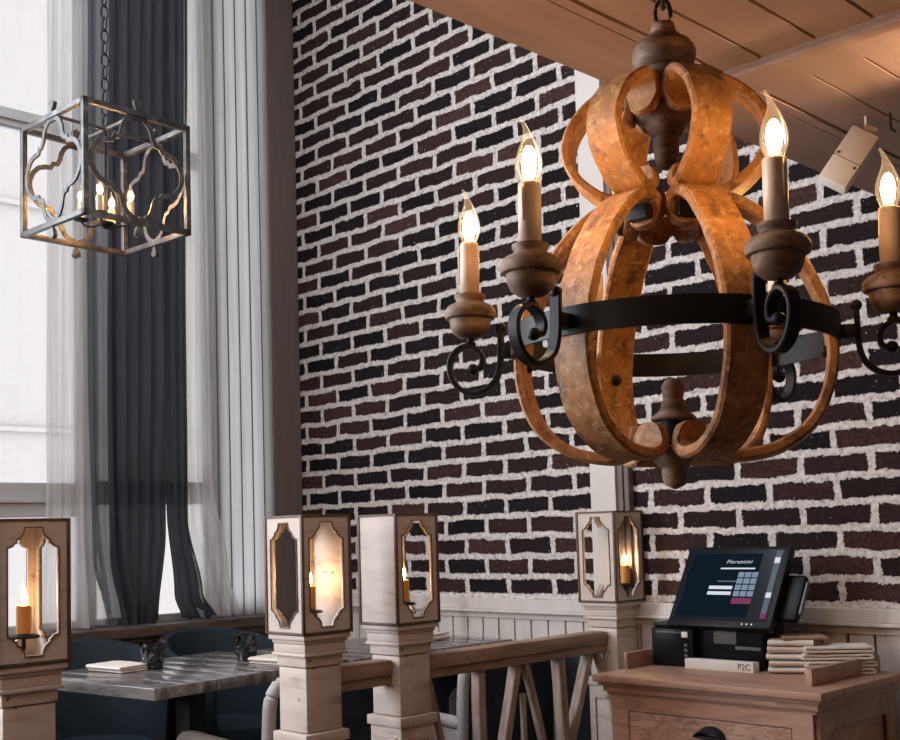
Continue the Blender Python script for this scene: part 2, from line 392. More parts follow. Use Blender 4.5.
# pale building across the street, seen through the left window
bm = BM(); box(bm, (-8.2, -12, FLOOR - 1), (-8.0, 9, 9))
for z in (2.62, 5.2): box(bm, (-8.0, -12, z), (-7.94, 9, z + 0.05))
ob = obj('facade', bm, 'outside', smooth=False); tag(ob, 'pale plain building facade across the street, seen through the windows', 'building')

# window ledge and the dark panelling under it
struct('trim_1', box(box(BM(), (0, -4.9, 0.955), (0.16, -0.19, 1.0), 0.006), (0, -4.9, 0.925), (0.135, -0.19, 0.955), 0.004), 'sill')
bm = BM(); y = -4.9
while y < -0.2:
    box(bm, (0.0, y + 0.003, FLOOR), (0.028, min(y + 0.178, -0.16), 0.925), 0.003); y += 0.18
struct('trim_2', bm, 'panelling')
# taupe board in the corner between blinds and bricks
struct('trim_3', box(BM(), (0.0, -0.165, 0.93), (0.035, -0.005, HZ), 0.003), 'taupe')
# wainscot on the brick wall
bm = BM()
box(bm, (0.0, -0.030, 1.040), (RX, 0, 1.082), 0.003); box(bm, (0.0, -0.040, 1.028), (RX, 0, 1.040), 0.003); box(bm, (0.0, -0.022, 1.004), (RX, 0, 1.028), 0.004)
struct('trim_4', bm, 'wainscot')
bm = BM(); x = 0.02
while x < RX - 0.1:
    box(bm, (x, -0.016, FLOOR), (x + 0.079, -0.002, 1.004), 0.003); x += 0.086
struct('trim_5', bm, 'wainscot')
# pale pilaster on the bricks above the lantern post
bm = BM(); box(bm, (1.816, -0.045, 1.082), (1.930, 0, HLOW + 2), 0.003)
struct('trim_6', bm, 'pilaster')
bm = BM(); box(bm, (1.931, -0.035, 1.082), (1.955, 0, HLOW + 2), 0.002); box(bm, (1.958, -0.03, 1.082), (1.978, 0, HLOW + 2), 0.002)  # brown strips stand for the pilaster's right face, its shade put into colour
struct('trim_7', bm, 'taupe')

# low boarded ceiling (mezzanine underside)
bm = BM()
box(bm, (3.02, RY, HLOW), (3.180, 0, HLOW + 0.014), 0.001); box(bm, (3.183, RY, HLOW), (3.206, 0, HLOW + 0.014), 0.001)
for ya, yb, xs in ((RY, -1.26, 3.189), (-1.26, 0, 3.214)):
    x = xs
    while x < RX:
        box(bm, (max(x, 3.213), ya, HLOW + 0.002), (min(x + 0.110, RX), yb, HLOW + 0.014), 0.001); x += 0.117 if ya == RY else 0.1145
cl = struct('ceiling', bm, 'ceiling')
obj('ceiling_backing', box(BM(), (3.021, RY, HLOW + 0.0135), (RX, 0.0, HLOW + 0.16)), 'gap', cl, smooth=False)
struct('wall_upper', box(BM(), (3.02, RY, HLOW + 0.16), (3.1, 0, HZ + 0.1)), 'plaster')
bm = BM()
box(bm, (3.211, -1.325, HLOW - 0.010), (RX, -1.190, HLOW + 0.01), 0.002); box(bm, (3.211, -1.333, HLOW - 0.022), (RX, -1.300, HLOW - 0.010), 0.003)
struct('trim_8', bm, 'ceiling')
bm = BM()


# vertical white blind over the narrow window
t = thing('vertical_blind', 'white vertical blind of overlapping slats beside the brown corner board', 'blind', (0.02, -0.32, 4.2))
obj('head_rail', box(BM(), (-0.015, -0.16, 0.0), (0.03, 0.155, 0.05), 0.003), 'frame_grey', t)
for k in range(5):
    bm = BM()
    w = 0.074; y0 = -0.155 + k * 0.0625
    pr = [(0.010 * math.sin(PI * i / 6) , y0 + w * i / 6) for i in range(7)]
    vs = [[bm.verts.new((a + 0.008 * (i / 6) - 0.004, b, z)) for i, (a, b) in enumerate(pr)] for z in (0.0, -3.2)]
    for i in range(6): bm.faces.new((vs[0][i], vs[0][i + 1], vs[1][i + 1], vs[1][i]))
    sl = obj('slat', bm, 'blind', t)
    obj('slat_hem', box(BM(), (0.012, y0 - 0.002, -3.2), (0.0145, y0 + 0.003, 0.0)), 'hem', sl, smooth=False)

# curtains ------------------------------------------------------------
def lerp_tab(tab, z):
    tab = sorted(tab)
    if z <= tab[0][0]: return tab[0][1]
    for (a, p), (b, q) in zip(tab, tab[1:]):
        if z <= b:
            t = (z - a) / (b - a); t = t * t * (3 - 2 * t); return p + (q - p) * t
    return tab[-1][1]

def curtain(name, label, mat, left, right, x0, amp, folds, seed, zb=1.004, zt=4.3, group=None):
    bm = BM(); nu = folds * 12; nz = 70; g = []
    rnd = random.Random(seed); ph = [rnd.uniform(-0.8, 0.8) for _ in range(folds + 2)]; am = [rnd.uniform(0.55, 1.25) for _ in range(folds + 2)]
    for j in range(nz + 1):
        z = zb + (zt - zb) * (j / nz) ** 1.35; row = []
        a, b = lerp_tab(left, z), lerp_tab(right, z)
        low = max(0, 1 - (z - zb) / 0.25)
        for i in range(nu + 1):
            s = i / nu; q = s * folds; k = int(q)
            A = am[min(k, folds)] * amp * (1 + 0.5 * low)
            th = 2 * PI * q + ph[min(k, folds)] * 0.4 * math.sin(z * 1.1 + seed) + 0.8 * noise.noise(Vector((q * 0.7, z * 0.6, seed)))
            xx = x0 + A * math.sin(th) + 0.006 * noise.noise(Vector((q * 2, z * 2, seed + 5)))
            yy = a + (b - a) * (s + 0.035 * math.sin(2 * th) / folds * 2)
            zz = z
            if j == 0: zz = zb + 0.012 * (0.5 + 0.5 * math.sin(th * 0.7 + seed))
            xx = max(0.012, xx)
            row.append(bm.verts.new((xx, yy, zz)))
        g.append(row)
    for j in range(nz):
        for i in range(nu): bm.faces.new((g[j][i], g[j][i + 1], g[j + 1][i + 1], g[j + 1][i]))
    o = obj(name, bm, mat); tag(o, label, 'curtain', group); return o

curtain('sheer_curtain', 'white sheer curtain at the left, hanging over the big window', 'sheer',
        [(1.0, -1.36), (1.6, -1.31), (4.3, -1.29)], [(1.0, -1.03), (1.5, -1.08), (4.3, -1.08)], 0.075, 0.020, 5, 3, zb=1.006)
curtain('grey_curtain', 'mid grey curtain edge between the white sheer and the charcoal curtain', 'grey_sheer',
        [(1.0, -1.06), (1.3, -1.12), (2.0, -1.13), (4.3, -1.12)], [(1.0, -0.95), (1.5, -1.00), (4.3, -1.00)], 0.085, 0.016, 3, 11)
curtain('charcoal_curtain', 'widest charcoal curtain, gathered at the middle of the window wall', 'charcoal',
        [(1.0, -1.00), (1.3, -1.05), (1.8, -1.06), (4.3, -1.03)], [(1.0, -0.83), (1.4, -0.79), (2.2, -0.76), (4.3, -0.74)], 0.105, 0.026, 5, 5)
curtain('charcoal_curtain', 'narrow charcoal curtain strip sweeping right at its hem', 'charcoal',
        [(1.0, -0.70), (1.12, -0.74), (1.5, -0.775), (4.3, -0.77)], [(1.0, -0.53), (1.12, -0.60), (1.45, -0.67), (2.2, -0.665), (4.3, -0.63)], 0.085, 0.016, 3, 8)
curtain('sheer_curtain', 'white sheer curtain flaring at its hem beside the vertical blind', 'sheer',
        [(1.0, -0.62), (1.5, -0.68), (4.3, -0.66)], [(1.0, -0.39), (1.2, -0.45), (1.65, -0.53), (4.3, -0.55)], 0.07, 0.017, 3, 9, zb=1.006)

# ------------------------------------------------------------------ lantern posts
PX = 1.917
def ornate_hole(hw=0.0575, hh=0.139, k=1.0):
    q = [(0.022, 0.0), (0.0225, 0.007), (0.026, 0.016), (0.033, 0.023), (0.041, 0.027), (0.041, 0.034), (0.047, 0.036), (0.050, 0.041), (0.0625, 0.045)]
    q = [(x * hw / 0.0625, y) for x, y in q]
    top = [(x, hh - y) for x, y in q]
    right = top + [(x, -y) for x, y in reversed(top)]
    return right + [(-x, y) for x, y in reversed(right)]

W2, ZL0, ZL1 = 0.083, 1.088, 1.408
def lantern_post(y, label, solid, lamp=True, panels_low=True, lamp_off=(0, 0)):
    t = thing('lantern_post', label, 'post', (PX + (0.012 if y > -0.5 else 0), y, FLOOR), 0, 'lantern-topped posts along the railing')
    z = lambda v: v - FLOOR
    bm = BM()
    box(bm, (-0.06, -0.06, z(0.83)), (0.06, 0.06, z(1.0)), 0.004)
    box(bm, (-0.066, -0.066, 0), (0.066, 0.066, z(0.80)), 0.003)
    obj('shaft', bm, 'paint', t)
    for k, (a, b, w) in enumerate([(1.074, 1.088, 0.080), (1.064, 1.074, 0.073), (1.040, 1.064, 0.070), (1.030, 1.040, 0.074), (1.002, 1.030, 0.064), (0.80, 0.828, 0.074)]):
        obj('moulding', box(BM(), (-w, -w, z(a)), (w, w, z(b)), 0.004), 'paint', t)
    # sunk field frames on the lower shaft
    for s in range(4):
        if s not in (0, 3): continue
        bm = curve_mesh([[(-0.048, 0.35), (0.048, 0.35), (0.048, -0.25), (-0.048, -0.25)], [(-0.036, 0.338), (0.036, 0.338), (0.036, -0.238), (-0.036, -0.238)]], 0.010)
        xform(bm, Rz(s * PI / 2) @ T(0.068, 0, z(0.42)) @ Rz(PI / 2) @ Rx(PI / 2))
        obj('panel_moulding', bm, 'paint', t, smooth=False)
    # lantern box: four walls, two caps
    H = (ZL1 - ZL0) / 2 - 0.004
    for s, nm in enumerate(('px', 'py', 'nx', 'ny')):
        outer = [(-W2 + 0.006, -H), (W2 - 0.006, -H), (W2 - 0.006, H), (-W2 + 0.006, H)]
        if nm in solid:
            holes = [[(x + 0.012 * math.cos(a * PI / 4) * 0 + cx + 0.0050 * math.cos(a * PI / 4), cy + 0.0055 * math.sin(a * PI / 4)) for a in range(8) for x in (0,)] for cx, cy in ((0.018, 0.0), (-0.018, 0.0))] if nm == 'py' else []
            bm = curve_mesh([outer] + holes, 0.010)
            xform(bm, Rz(s * PI / 2) @ T(W2 - 0.007, 0, z((ZL0 + ZL1) / 2)) @ Rz(PI / 2) @ Rx(PI / 2))
            obj('solid_panel', bm, 'paint', t, smooth=False)
        else:
            bm = curve_mesh([outer, ornate_hole()], 0.010)
            xform(bm, Rz(s * PI / 2) @ T(W2 - 0.007, 0, z((ZL0 + ZL1) / 2)) @ Rz(PI / 2) @ Rx(PI / 2))
            obj('fretwork_panel', bm, 'paint', t, smooth=False)
            bm = curve_mesh([ornate_hole(0.0597, 0.1415), ornate_hole(0.0575, 0.139)], 0.004)
            xform(bm, Rz(s * PI / 2) @ T(W2 - 0.001, 0, z((ZL0 + ZL1) / 2)) @ Rz(PI / 2) @ Rx(PI / 2))
            obj('fretwork_edging', bm, 'edge_brown', t, smooth=False)
    for sx in (-1, 1):
        for sy in (-1, 1):
            obj('corner_strip', box(BM(), (sx * (W2 - 0.002) - 0.004, sy * (W2 - 0.002) - 0.004, z(ZL0)), (sx * (W2 - 0.002) + 0.004, sy * (W2 - 0.002) + 0.004, z(ZL1)), 0.001), 'edge_brown', t)
    obj('lantern_cap', box(BM(), (-W2 - 0.001, -W2 - 0.001, z(ZL1) - 0.006), (W2 + 0.001, W2 + 0.001, z(ZL1)), 0.001), 'edge_brown', t)
    obj('lantern_base', box(BM(), (-W2 - 0.001, -W2 - 0.001, z(ZL0)), (W2 + 0.001, W2 + 0.001, z(ZL0) + 0.008), 0.002), 'edge_brown', t)
    if lamp:
        lx, ly = lamp_off
        cl = obj('candle_lamp', lathe(BM(), [(0.034, 0), (0.036, 0.003), (0.030, 0.007), (0.006, 0.009), (0.006, 0.014)], 20, (lx, ly, z(1.142))), 'iron', t)
        bm = BM(); tube(bm, [(lx, ly, z(1.143)), (lx, ly, z(1.120)), (lx * 0.6, ly * 0.6, z(1.108)), (lx * 0.2, ly * 0.2, z(1.098))], 0.005)
        obj('bracket', bm, 'iron', cl)
        obj('candle_sleeve', lathe(BM(), [(0.0165, 0), (0.0165, 0.062), (0.013, 0.064)], 20, (lx, ly, z(1.152))), 'amber', cl)
        bulb(cl, (lx, ly, z(1.216)), 0.62, 'glow_post')
    return t

def bulb(parent, loc, k=1.0, glow='glow', bend_dir=(-1, 0)):
    bx, by = bend_dir
    prof = [(0.011, 0), (0.0135, 0.006), (0.0175, 0.016), (0.0195, 0.027), (0.0188, 0.038), (0.0155, 0.050), (0.0108, 0.062), (0.0068, 0.072), (0.0042, 0.081), (0.0030, 0.089), (0.0022, 0.096)]
    bend = lambda z: Vector((bx, by, 0)) * (max(0, z / k - 0.06) ** 2 * 8.0) * k
    b = obj('bulb', lathe(BM(), [(r * k, z * k) for r, z in prof], 20, bend=bend), 'bulb', parent, loc)
    g = obj('filament', ball(BM(), (0, 0, 0.031 * k), 0.0110 * k, (1, 1, 2.3), 12), glow, parent, loc)
    return b

YA, YB, YC, YD = -2.243, -1.428, -1.094, -0.088
lantern_post(YA, 'brown lantern post cut off by the left edge of the picture, orange candle lamp inside', set(), lamp_off=(0.0, 0.014))
lantern_post(YB, 'lantern post with a holed back board, standing just right of the first dining table', {'py'}, lamp_off=(0.005, 0.0))
lantern_post(YC, 'lantern post whose window-facing side is a plain white board', {'ny'}, lamp_off=(0.02, 0.0))
lantern_post(YD, 'lantern post against the brick wall below the pale pilaster, golden inside', {'py'}, lamp_off=(0.035, 0.035))

# railings
def handrail(bm, y0, y1):
    z = 0.0
    for a, b, w, bv in [(0.945, 0.990, 0.035, 0.010), (0.918, 0.945, 0.026, 0.004)]:
        box(bm, (-w, y0, a - FLOOR), (w, y1, b - FLOOR), bv)
    return bm
r1 = thing('railing', 'short railing between the two middle lantern posts', 'railing', (PX, 0, FLOOR), 0, 'railings between the posts')
obj('handrail', handrail(BM(), YB + 0.061, YC - 0.061), 'paint_rail', r1)
r2 = thing('railing', 'long railing with slanted rustic balusters running to the brick wall', 'railing', (PX, 0, FLOOR), 0, 'railings between the posts')
obj('handrail', handrail(BM(), YC + 0.061, YD - 0.061), 'paint_rail', r2)
def slat(y0, y1, w=0.030, d=0.030, z0=0.0, z1=0.742, dx=0.0):
    bm = BM(); pts = []
    for i in range(9):
        t = i / 8; y = y1 + (y0 - y1) * t + 0.004 * noise.noise(Vector((y0 * 9, t * 4, 1))); z = z0 + (z1 - z0) * t
        ww = w * (1 + 0.12 * noise.noise(Vector((y0 * 5, t * 5, 3))))
        pts.append([bm.verts.new((dx + a * d / 2, y + b * ww / 2, z)) for a, b in ((-1, -1), (1, -1), (1, 1), (-1, 1))])
    for a, b in zip(pts, pts[1:]):
        for j in range(4): bm.faces.new((a[j], a[(j + 1) % 4], b[(j + 1) % 4], b[j]))
    bm.faces.new(pts[0][::-1]); bm.faces.new(pts[-1])
    bmesh.ops.bevel(bm, geom=[e for e in bm.edges], offset=0.003, segments=1, affect='EDGES')
    bmesh.ops.recalc_face_normals(bm, faces=bm.faces)
    return obj('baluster', bm, 'baluster', r2)
slat(-0.990, -0.80, 0.020, 0.02)
slat(-0.995, -0.99, 0.026, 0.026)
slat(-0.770, -0.775, 0.034, 0.036)
slat(-0.590, -0.80, 0.032, 0.036, dx=-0.004)
slat(-0.560, -0.34, 0.024, 0.026, dx=0.006)
slat(-0.566, -0.568, 0.018, 0.018, z1=0.64, dx=0.0)
slat(-0.385, -0.345, 0.036, 0.038)
slat(-0.215, -0.52, 0.032, 0.036, dx=-0.004)
slat(-0.185, 0.0 - 0.02, 0.022, 0.026, dx=0.006, z0=0.3)

# ------------------------------------------------------------------ tables
def table(loc, rz, lx, ly, label, group):
    # local: near corner at the origin, table extends to -x and +y
    t = thing('dining_table', label, 'table', (loc[0], loc[1], FLOOR), rz, group)
    h = 0.75
    bm = BM(); n = 7; w = ly / n
    for k in range(n):
        box(bm, (-lx, k * w + 0.0007, h - 0.034), (0, (k + 1) * w - 0.0007, h), 0.0015)
    obj('tabletop', bm, 'tabletop', t)
    bm = BM(); box(bm, (-lx / 2 - 0.035, ly / 2 - 0.035, 0.03), (-lx / 2 + 0.035, ly / 2 + 0.035, h - 0.034), 0.004)
    obj('column', bm, 'blackwood', t)
    bm = BM(); box(bm, (-lx / 2 - 0.11, ly / 2 - 0.11, 0), (-lx / 2 + 0.11, ly / 2 + 0.11, 0.03), 0.006)
    obj('base', bm, 'blackwood', t)
    return t
table((1.487, -1.655), math.radians(7), 0.67, 0.80, 'dark board-topped dining table near the window with two glasses on it', 'dining tables behind the railing')
table((1.420, -0.86), 0, 0.60, 0.80, 'dark dining table beyond the railing, tucked against the wainscot', 'dining tables behind the railing')

def cut_glass(x, y, label):
    t = thing('drinking_glass', label, 'glass', (x, y, FLOOR + 0.7502), 0.2, 'dark cut glasses on the table')
    bm = BM(); seg = 20; rings = []
    prof = [(0.030, 0), (0.032, 0.004), (0.033, 0.014), (0.036, 0.030), (0.034, 0.034), (0.039, 0.050), (0.037, 0.054), (0.041, 0.070), (0.040, 0.076), (0.0415, 0.088)]
    for k, (r, z) in enumerate(prof):
        rings.append([bm.verts.new(((r + (0.0016 if (j + k) % 2 else -0.0012) * (2 < k < 8)) * math.cos(2 * PI * j / seg), (r + (0.0016 if (j + k) % 2 else -0.0012) * (2 < k < 8)) * math.sin(2 * PI * j / seg), z)) for j in range(seg)])
    inner = [(0.0385, 0.088), (0.035, 0.04), (0.028, 0.014)]
    for r, z in inner: rings.append([bm.verts.new((r * math.cos(2 * PI * j / seg), r * math.sin(2 * PI * j / seg), z)) for j in range(seg)])
    for a, b in zip(rings, rings[1:]):
        for j in range(seg): bm.faces.new((a[j], a[(j + 1) % seg], b[(j + 1) % seg], b[j]))
    bm.faces.new(rings[0][::-1]); bm.faces.new(rings[-1])
    obj('tumbler', bm, 'dark_glass', t, smooth=False)
cut_glass(1.030, -1.394, 'dark patterned tumbler beside the napkin at the left of the table')
cut_glass(1.102, -1.075, 'dark patterned tumbler at the right, nearest the white lantern post')

def folded_cloth(name, loc, rz, lx, ly, th, layers, mat, label, group, seed=0, sag=0.0, tilt=0.0):
    """one folded napkin: a ribbon going back and forth, extruded in y"""
    rnd = random.Random(seed); pts = []; g = th / layers
    for k in range(layers):
        z = g * (k + 0.5); a = -lx / 2 + rnd.uniform(0, 0.006); b = lx / 2 - rnd.uniform(0, 0.008)
        row = [(a + (b - a) * i / 6, z + sag * math.sin(PI * i / 6) * (k / layers) + 0.0006 * rnd.uniform(-1, 1) * k) for i in range(7)]
        if k % 2: row = row[::-1]
        pts += row
        if k < layers - 1:
            e = row[-1]; s = 1 if k % 2 == 0 else -1
            pts.append((e[0] + s * g * 0.7, z + g * 0.5))
    bm = strip(BM(), pts, ly, g * 0.72, n=4, taper=False)
    bmesh.ops.subdivide_edges(bm, edges=[e for e in bm.edges if e.calc_length() > ly * 0.6], cuts=4)
    for v in bm.verts:
        v.co.z += 0.0014 * (v.co.z / th) * noise.noise(Vector((v.co.x * 18, v.co.y * 18, seed)))
        v.co.x += 0.003 * noise.noise(Vector((v.co.y * 14, v.co.z * 60, seed + 3)))
        if v.co.z < 0: v.co.z = 0
    if tilt: xform(bm, Rx(tilt))
    o = obj(name, bm, mat, None, loc, rz); tag(o, label, 'napkin', group); return o
TZ = FLOOR + 0.7503
folded_cloth('napkin', (0.955, -1.475, TZ), math.radians(96), 0.12, 0.19, 0.022, 3, 'linen', 'white folded napkin lying left of the dark tumbler on the near table', 'napkins on the dining tables', 2)
folded_cloth('napkin', (1.262, -1.05, TZ), math.radians(95), 0.12, 0.18, 0.022, 3, 'linen', 'white folded napkin peeking out left of the white lantern post', 'napkins on the dining tables', 4)
folded_cloth('napkin', (1.10, -0.25, TZ), math.radians(4), 0.20, 0.13, 0.028, 3, 'linen', 'white folded napkin on the far table, below the wainscot', 'napkins on the dining tables', 6)

# ------------------------------------------------------------------ chairs
def tub_chair(loc, rz, label, first=[None]):
    if first[0]: return dup(first[0], loc, rz, label)
    t = thing('tub_chair', label, 'chair', loc, rz, 'navy tub chairs by the window wall')
    # opens towards +x
    bm = BM(); n = 36; outer, inner = 0.285, 0.235; rings = []
    for i in range(n + 1):
        a = math.radians(50) + math.radians(260) * i / n
        edge = abs(i / n - 0.5) * 2
        zt = 0.80 - 0.16 * edge ** 2.2
        c, s = math.cos(a), math.sin(a); ring = []
        for (r, z) in [(outer - 0.06, 0.30), (outer - 0.01, 0.45), (outer, zt - 0.03), (outer - 0.008, zt - 0.008), ((outer + inner) / 2, zt), (inner + 0.008, zt - 0.008), (inner, zt - 0.03), (inner - 0.01, 0.42), (inner - 0.03, 0.30)]:
            ring.append(bm.verts.new((r * c, r * s, z)))
        rings.append(ring)
    for a, b in zip(rings, rings[1:]):
        for j in range(9): bm.faces.new((a[j], a[(j + 1) % 9], b[(j + 1) % 9], b[j]))
    bm.faces.new(rings[0][::-1]); bm.faces.new(rings[-1]); bmesh.ops.recalc_face_normals(bm, faces=bm.faces)
    obj('backrest', bm, 'navy', t)
    obj('seat', lathe(BM(), [(0.19, 0.30), (0.225, 0.31), (0.228, 0.40), (0.21, 0.435), (0.12, 0.45), (0.01, 0.455)], 32), 'navy', t)
    for sx in (-1, 1):
        for sy in (-1, 1):
            bm = BM(); tube(bm, [(sx * 0.13, sy * 0.13, 0.31), (sx * 0.17, sy * 0.17, 0.0)], [0.016, 0.010])
            obj('leg', bm, 'blackwood', t)
    first[0] = t; return t
tub_chair((0.48, -1.33, FLOOR), math.radians(-8), 'navy tub chair behind the left tumbler, its back to the window ledge')
tub_chair((0.48, -0.73, FLOOR), math.radians(4), 'navy tub chair behind the right tumbler, partly behind a lantern post')
tub_chair((1.02, -1.97, FLOOR), math.radians(80), 'navy tub chair at the near side of the table, mostly behind the left lantern post')

def arm_chair(loc, rz, label, first=[None]):
    if first[0]: return dup(first[0], loc, rz, label)
    t = thing('armchair', label, 'chair', loc, rz, 'grey-edged armchairs beside the railing')
    # faces -x; origin below the centre of the backrest
    w = 0.24
    pr = [(-0.015, 0.30), (-0.005, 0.45), (0.0, 0.62), (0.012, 0.728)]
    bm = strip(BM(), pr, 2 * w - 0.03, 0.032, 8, taper=False); obj('backrest', bm, 'navy', t)
    bm = strip(BM(), [(-0.02, 0.32), (-0.008, 0.5), (-0.004, 0.64), (0.008, 0.720)], 2 * w - 0.05, 0.040, 8, taper=False); xform(bm, T(-0.02, 0, 0))
    obj('back_cushion', bm, 'navy', t)
    bm = BM(); path = []
    for s in (-1, 1):
        path = catmull([(-0.02, s * w, 0.28), (-0.008, s * w, 0.45), (0.002, s * w, 0.62), (0.010, s * (w - 0.004), 0.695), (0.012, s * (w - 0.03), 0.735)], 6)
        b2 = BM(); tube(b2, path, 0.021, 10); obj('back_post', b2, 'grey_frame', t)
        ap = catmull([(-0.01, s * w, 0.515), (-0.12, s * w, 0.522), (-0.32, s * w, 0.530), (-0.48, s * w, 0.530), (-0.52, s * w, 0.505), (-0.525, s * w, 0.46), (-0.515, s * w, 0.32)], 6)
        b2 = BM(); tube(b2, ap, 0.023, 10); obj('armrest', b2, 'grey_frame', t)
        b2 = box(BM(), (-0.51, s * w - 0.012, 0.32), (-0.01, s * w + 0.012, 0.520), 0.004); obj('side_panel', b2, 'grey_frame', t)
        for x in (-0.38, -0.03):
            b2 = BM(); tube(b2, [(x, s * (w - 0.03), 0.31), (x, s * w, 0.0)], [0.018, 0.012]); obj('leg', b2, 'blackwood', t)
    b2 = BM(); tube(b2, [(0.012, -w + 0.03, 0.735), (0.012, 0, 0.741), (0.012, w - 0.03, 0.735)], 0.021, 10); obj('top_rail', b2, 'grey_frame', t)
    obj('seat', box(BM(), (-0.43, -w + 0.012, 0.31), (-0.03, w - 0.012, 0.45), 0.02), 'navy', t)
    first[0] = t; return t
arm_chair((1.63, -1.115, FLOOR), math.radians(-3), 'pale grey-edged navy armchair whose arm shows left of the white lantern post')
arm_chair((1.64, -0.325, FLOOR), 0, 'pale grey-edged navy armchair behind the slanted balusters')

wp = obj('wall_cushion', box(BM(), (0.9, -0.052, 0.40), (1.80, -0.018, 0.885), 0.012), 'navy')
tag(wp, 'navy upholstered back pad along the wainscot, seen dark through the slanted balusters', 'cushion')

# ------------------------------------------------------------------ the big chandelier
CX, CY = 3.380, -1.800
AZ0 = math.radians(29.0)
ch = thing('chandelier', 'large orange weathered-wood barrel chandelier with black iron band and lit candle bulbs', 'chandelier', (CX, CY, 0))
def lat(name, prof, mat='turned', parent=ch, seg=36): return obj(name, lathe(BM(), prof, seg), mat, parent)
bm = BM()
for k, zc in enumerate((2.203, 2.235, 2.266)):
    ring = []
    for i in range(20):
        a = 2 * PI * i / 20
        p = Vector((0.0125 * math.cos(a), 0, 0.0235 * math.sin(a)))
        if k % 2: p = Vector((0, p.x, p.z))
        ring.append(Rz(0.5) @ p + Vector((0, 0, zc)))
    tube(bm, ring, 0.0035, 8, closed=True)
obj('chain', bm, 'iron', ch)
lat('canopy', [(0.055, 2.272), (0.055, 2.280)], 'iron')
lat('top_finial', [(0.008, 2.186), (0.018, 2.184), (0.020, 2.176), (0.021, 2.168), (0.027, 2.164), (0.030, 2.158), (0.044, 2.150), (0.051, 2.140), (0.053, 2.128), (0.050, 2.117), (0.042, 2.108), (0.037, 2.105), (0.041, 2.101), (0.041, 2.092), (0.034, 2.086)])
lat('upper_core', [(0.025, 2.090), (0.025, 2.056), (0.030, 2.046), (0.052, 2.040), (0.054, 2.036), (0.03, 2.034)], 'iron')
lat('upper_drop', [(0.050, 2.035), (0.053, 2.030), (0.050, 2.024), (0.036, 2.014), (0.030, 2.004), (0.027, 1.996), (0.021, 1.990), (0.0215, 1.978), (0.020, 1.962), (0.017, 1.948), (0.012, 1.940), (0.004, 1.937)])
lat('lower_finial', [(0.004, 1.592), (0.012, 1.589), (0.018, 1.580), (0.0185, 1.570), (0.0165, 1.562), (0.0165, 1.557), (0.019, 1.554), (0.020, 1.546), (0.024, 1.538), (0.034, 1.530), (0.037, 1.526), (0.035, 1.523), (0.018, 1.522)])
lat('lower_core', [(0.021, 1.523), (0.021, 1.472)], 'iron')
lat('bottom_finial', [(0.020, 1.482), (0.038, 1.478), (0.039, 1.468), (0.033, 1.457), (0.025, 1.449), (0.021, 1.445), (0.021, 1.437), (0.020, 1.427), (0.015, 1.418), (0.006, 1.414), (0.002, 1.412)])
up_prof = [(0.062, 2.018), (0.056, 2.045), (0.066, 2.067), (0.092, 2.070), (0.130, 2.044), (0.155, 2.010), (0.163, 1.972), (0.148, 1.932), (0.115, 1.900), (0.088, 1.888), (0.068, 1.898), (0.060, 1.926)]
lo_prof = [(0.064, 1.828), (0.060, 1.852), (0.073, 1.872), (0.100, 1.872), (0.143, 1.845), (0.193, 1.785), (0.232, 1.705), (0.247, 1.630), (0.239, 1.565), (0.212, 1.510), (0.165, 1.476), (0.116, 1.464), (0.086, 1.466), (0.064, 1.482), (0.060, 1.515)]
upm = strip(BM(), up_prof, 0.064, 0.016, 8, wob=0.05); me_u = bpy.data.meshes.new('upper_rib'); upm.to_mesh(me_u); upm.free()
lom = strip(BM(), lo_prof, 0.068, 0.018, 8, wob=0.05); me_l = bpy.data.meshes.new('lower_rib'); lom.to_mesh(me_l); lom.free()
for me in (me_u, me_l):
    me.materials.append(M['rib']); me.shade_smooth(); me.set_sharp_from_angle(angle=math.radians(38))
bmb = ball(BM(), (0.236, 0, 1.622), 0.0095, (0.7, 1, 1), 12)
me_b = bpy.data.meshes.new('bolt'); bmb.to_mesh(me_b); bmb.free(); me_b.materials.append(M['iron']); me_b.shade_smooth()
bmh = box(BM(), (0.058, -0.020, 1.838), (0.085, 0.020, 1.862), 0.003)
me_h = bpy.data.meshes.new('hook'); bmh.to_mesh(me_h); bmh.free(); me_h.materials.append(M['iron'])
ribs = []
for k in range(6):
    az = AZ0 + k * PI / 3
    link('upper_rib', me_u, ch, (0, 0, 0), az)
    r = link('lower_rib', me_l, ch, (0, 0, 0), az)
    link('bolt', me_b, r); link('hook', me_h, r)
# small iron collar holding the two tiers
bm = BM(); 
for k in range(6):
    a = AZ0 + k * PI / 3
    b = AZ0 + (k + 1) * PI / 3
band = BM(); n = 72; rows = []
for i in range(n):
    a = 2 * PI * i / n; c, s = math.cos(a), math.sin(a)
    rows.append([band.verts.new((r * c, r * s, z)) for r, z in ((0.256, 1.632), (0.261, 1.632), (0.261, 1.674), (0.256, 1.674))])
for i in range(n):
    a, b = rows[i], rows[(i + 1) % n]
    for j in range(4): band.faces.new((a[j], a[(j + 1) % 4], b[(j + 1) % 4], b[j]))
bmesh.ops.recalc_face_normals(band, faces=band.faces)
obj('iron_band', band, 'iron', ch)
arm_prof = [(0.2845, 1.690), (0.2850, 1.660), (0.2865, 1.630), (0.294, 1.604), (0.313, 1.587), (0.336, 1.582), (0.358, 1.592), (0.372, 1.613), (0.374, 1.637), (0.363, 1.656), (0.344, 1.664), (0.326, 1.657), (0.317, 1.642), (0.320, 1.627), (0.333, 1.622)]
a_bm = strip(BM(), arm_prof, 0.020, 0.008, 8, taper=False)
box(a_bm, (0.259, -0.010, 1.640), (0.288, 0.010, 1.662), 0.002)
ball(a_bm, (0.2845, 0, 1.692), 0.009, (1, 1.2, 1), 12); ball(a_bm, (0.334, 0, 1.624), 0.0095, (1, 1.1, 1), 12)
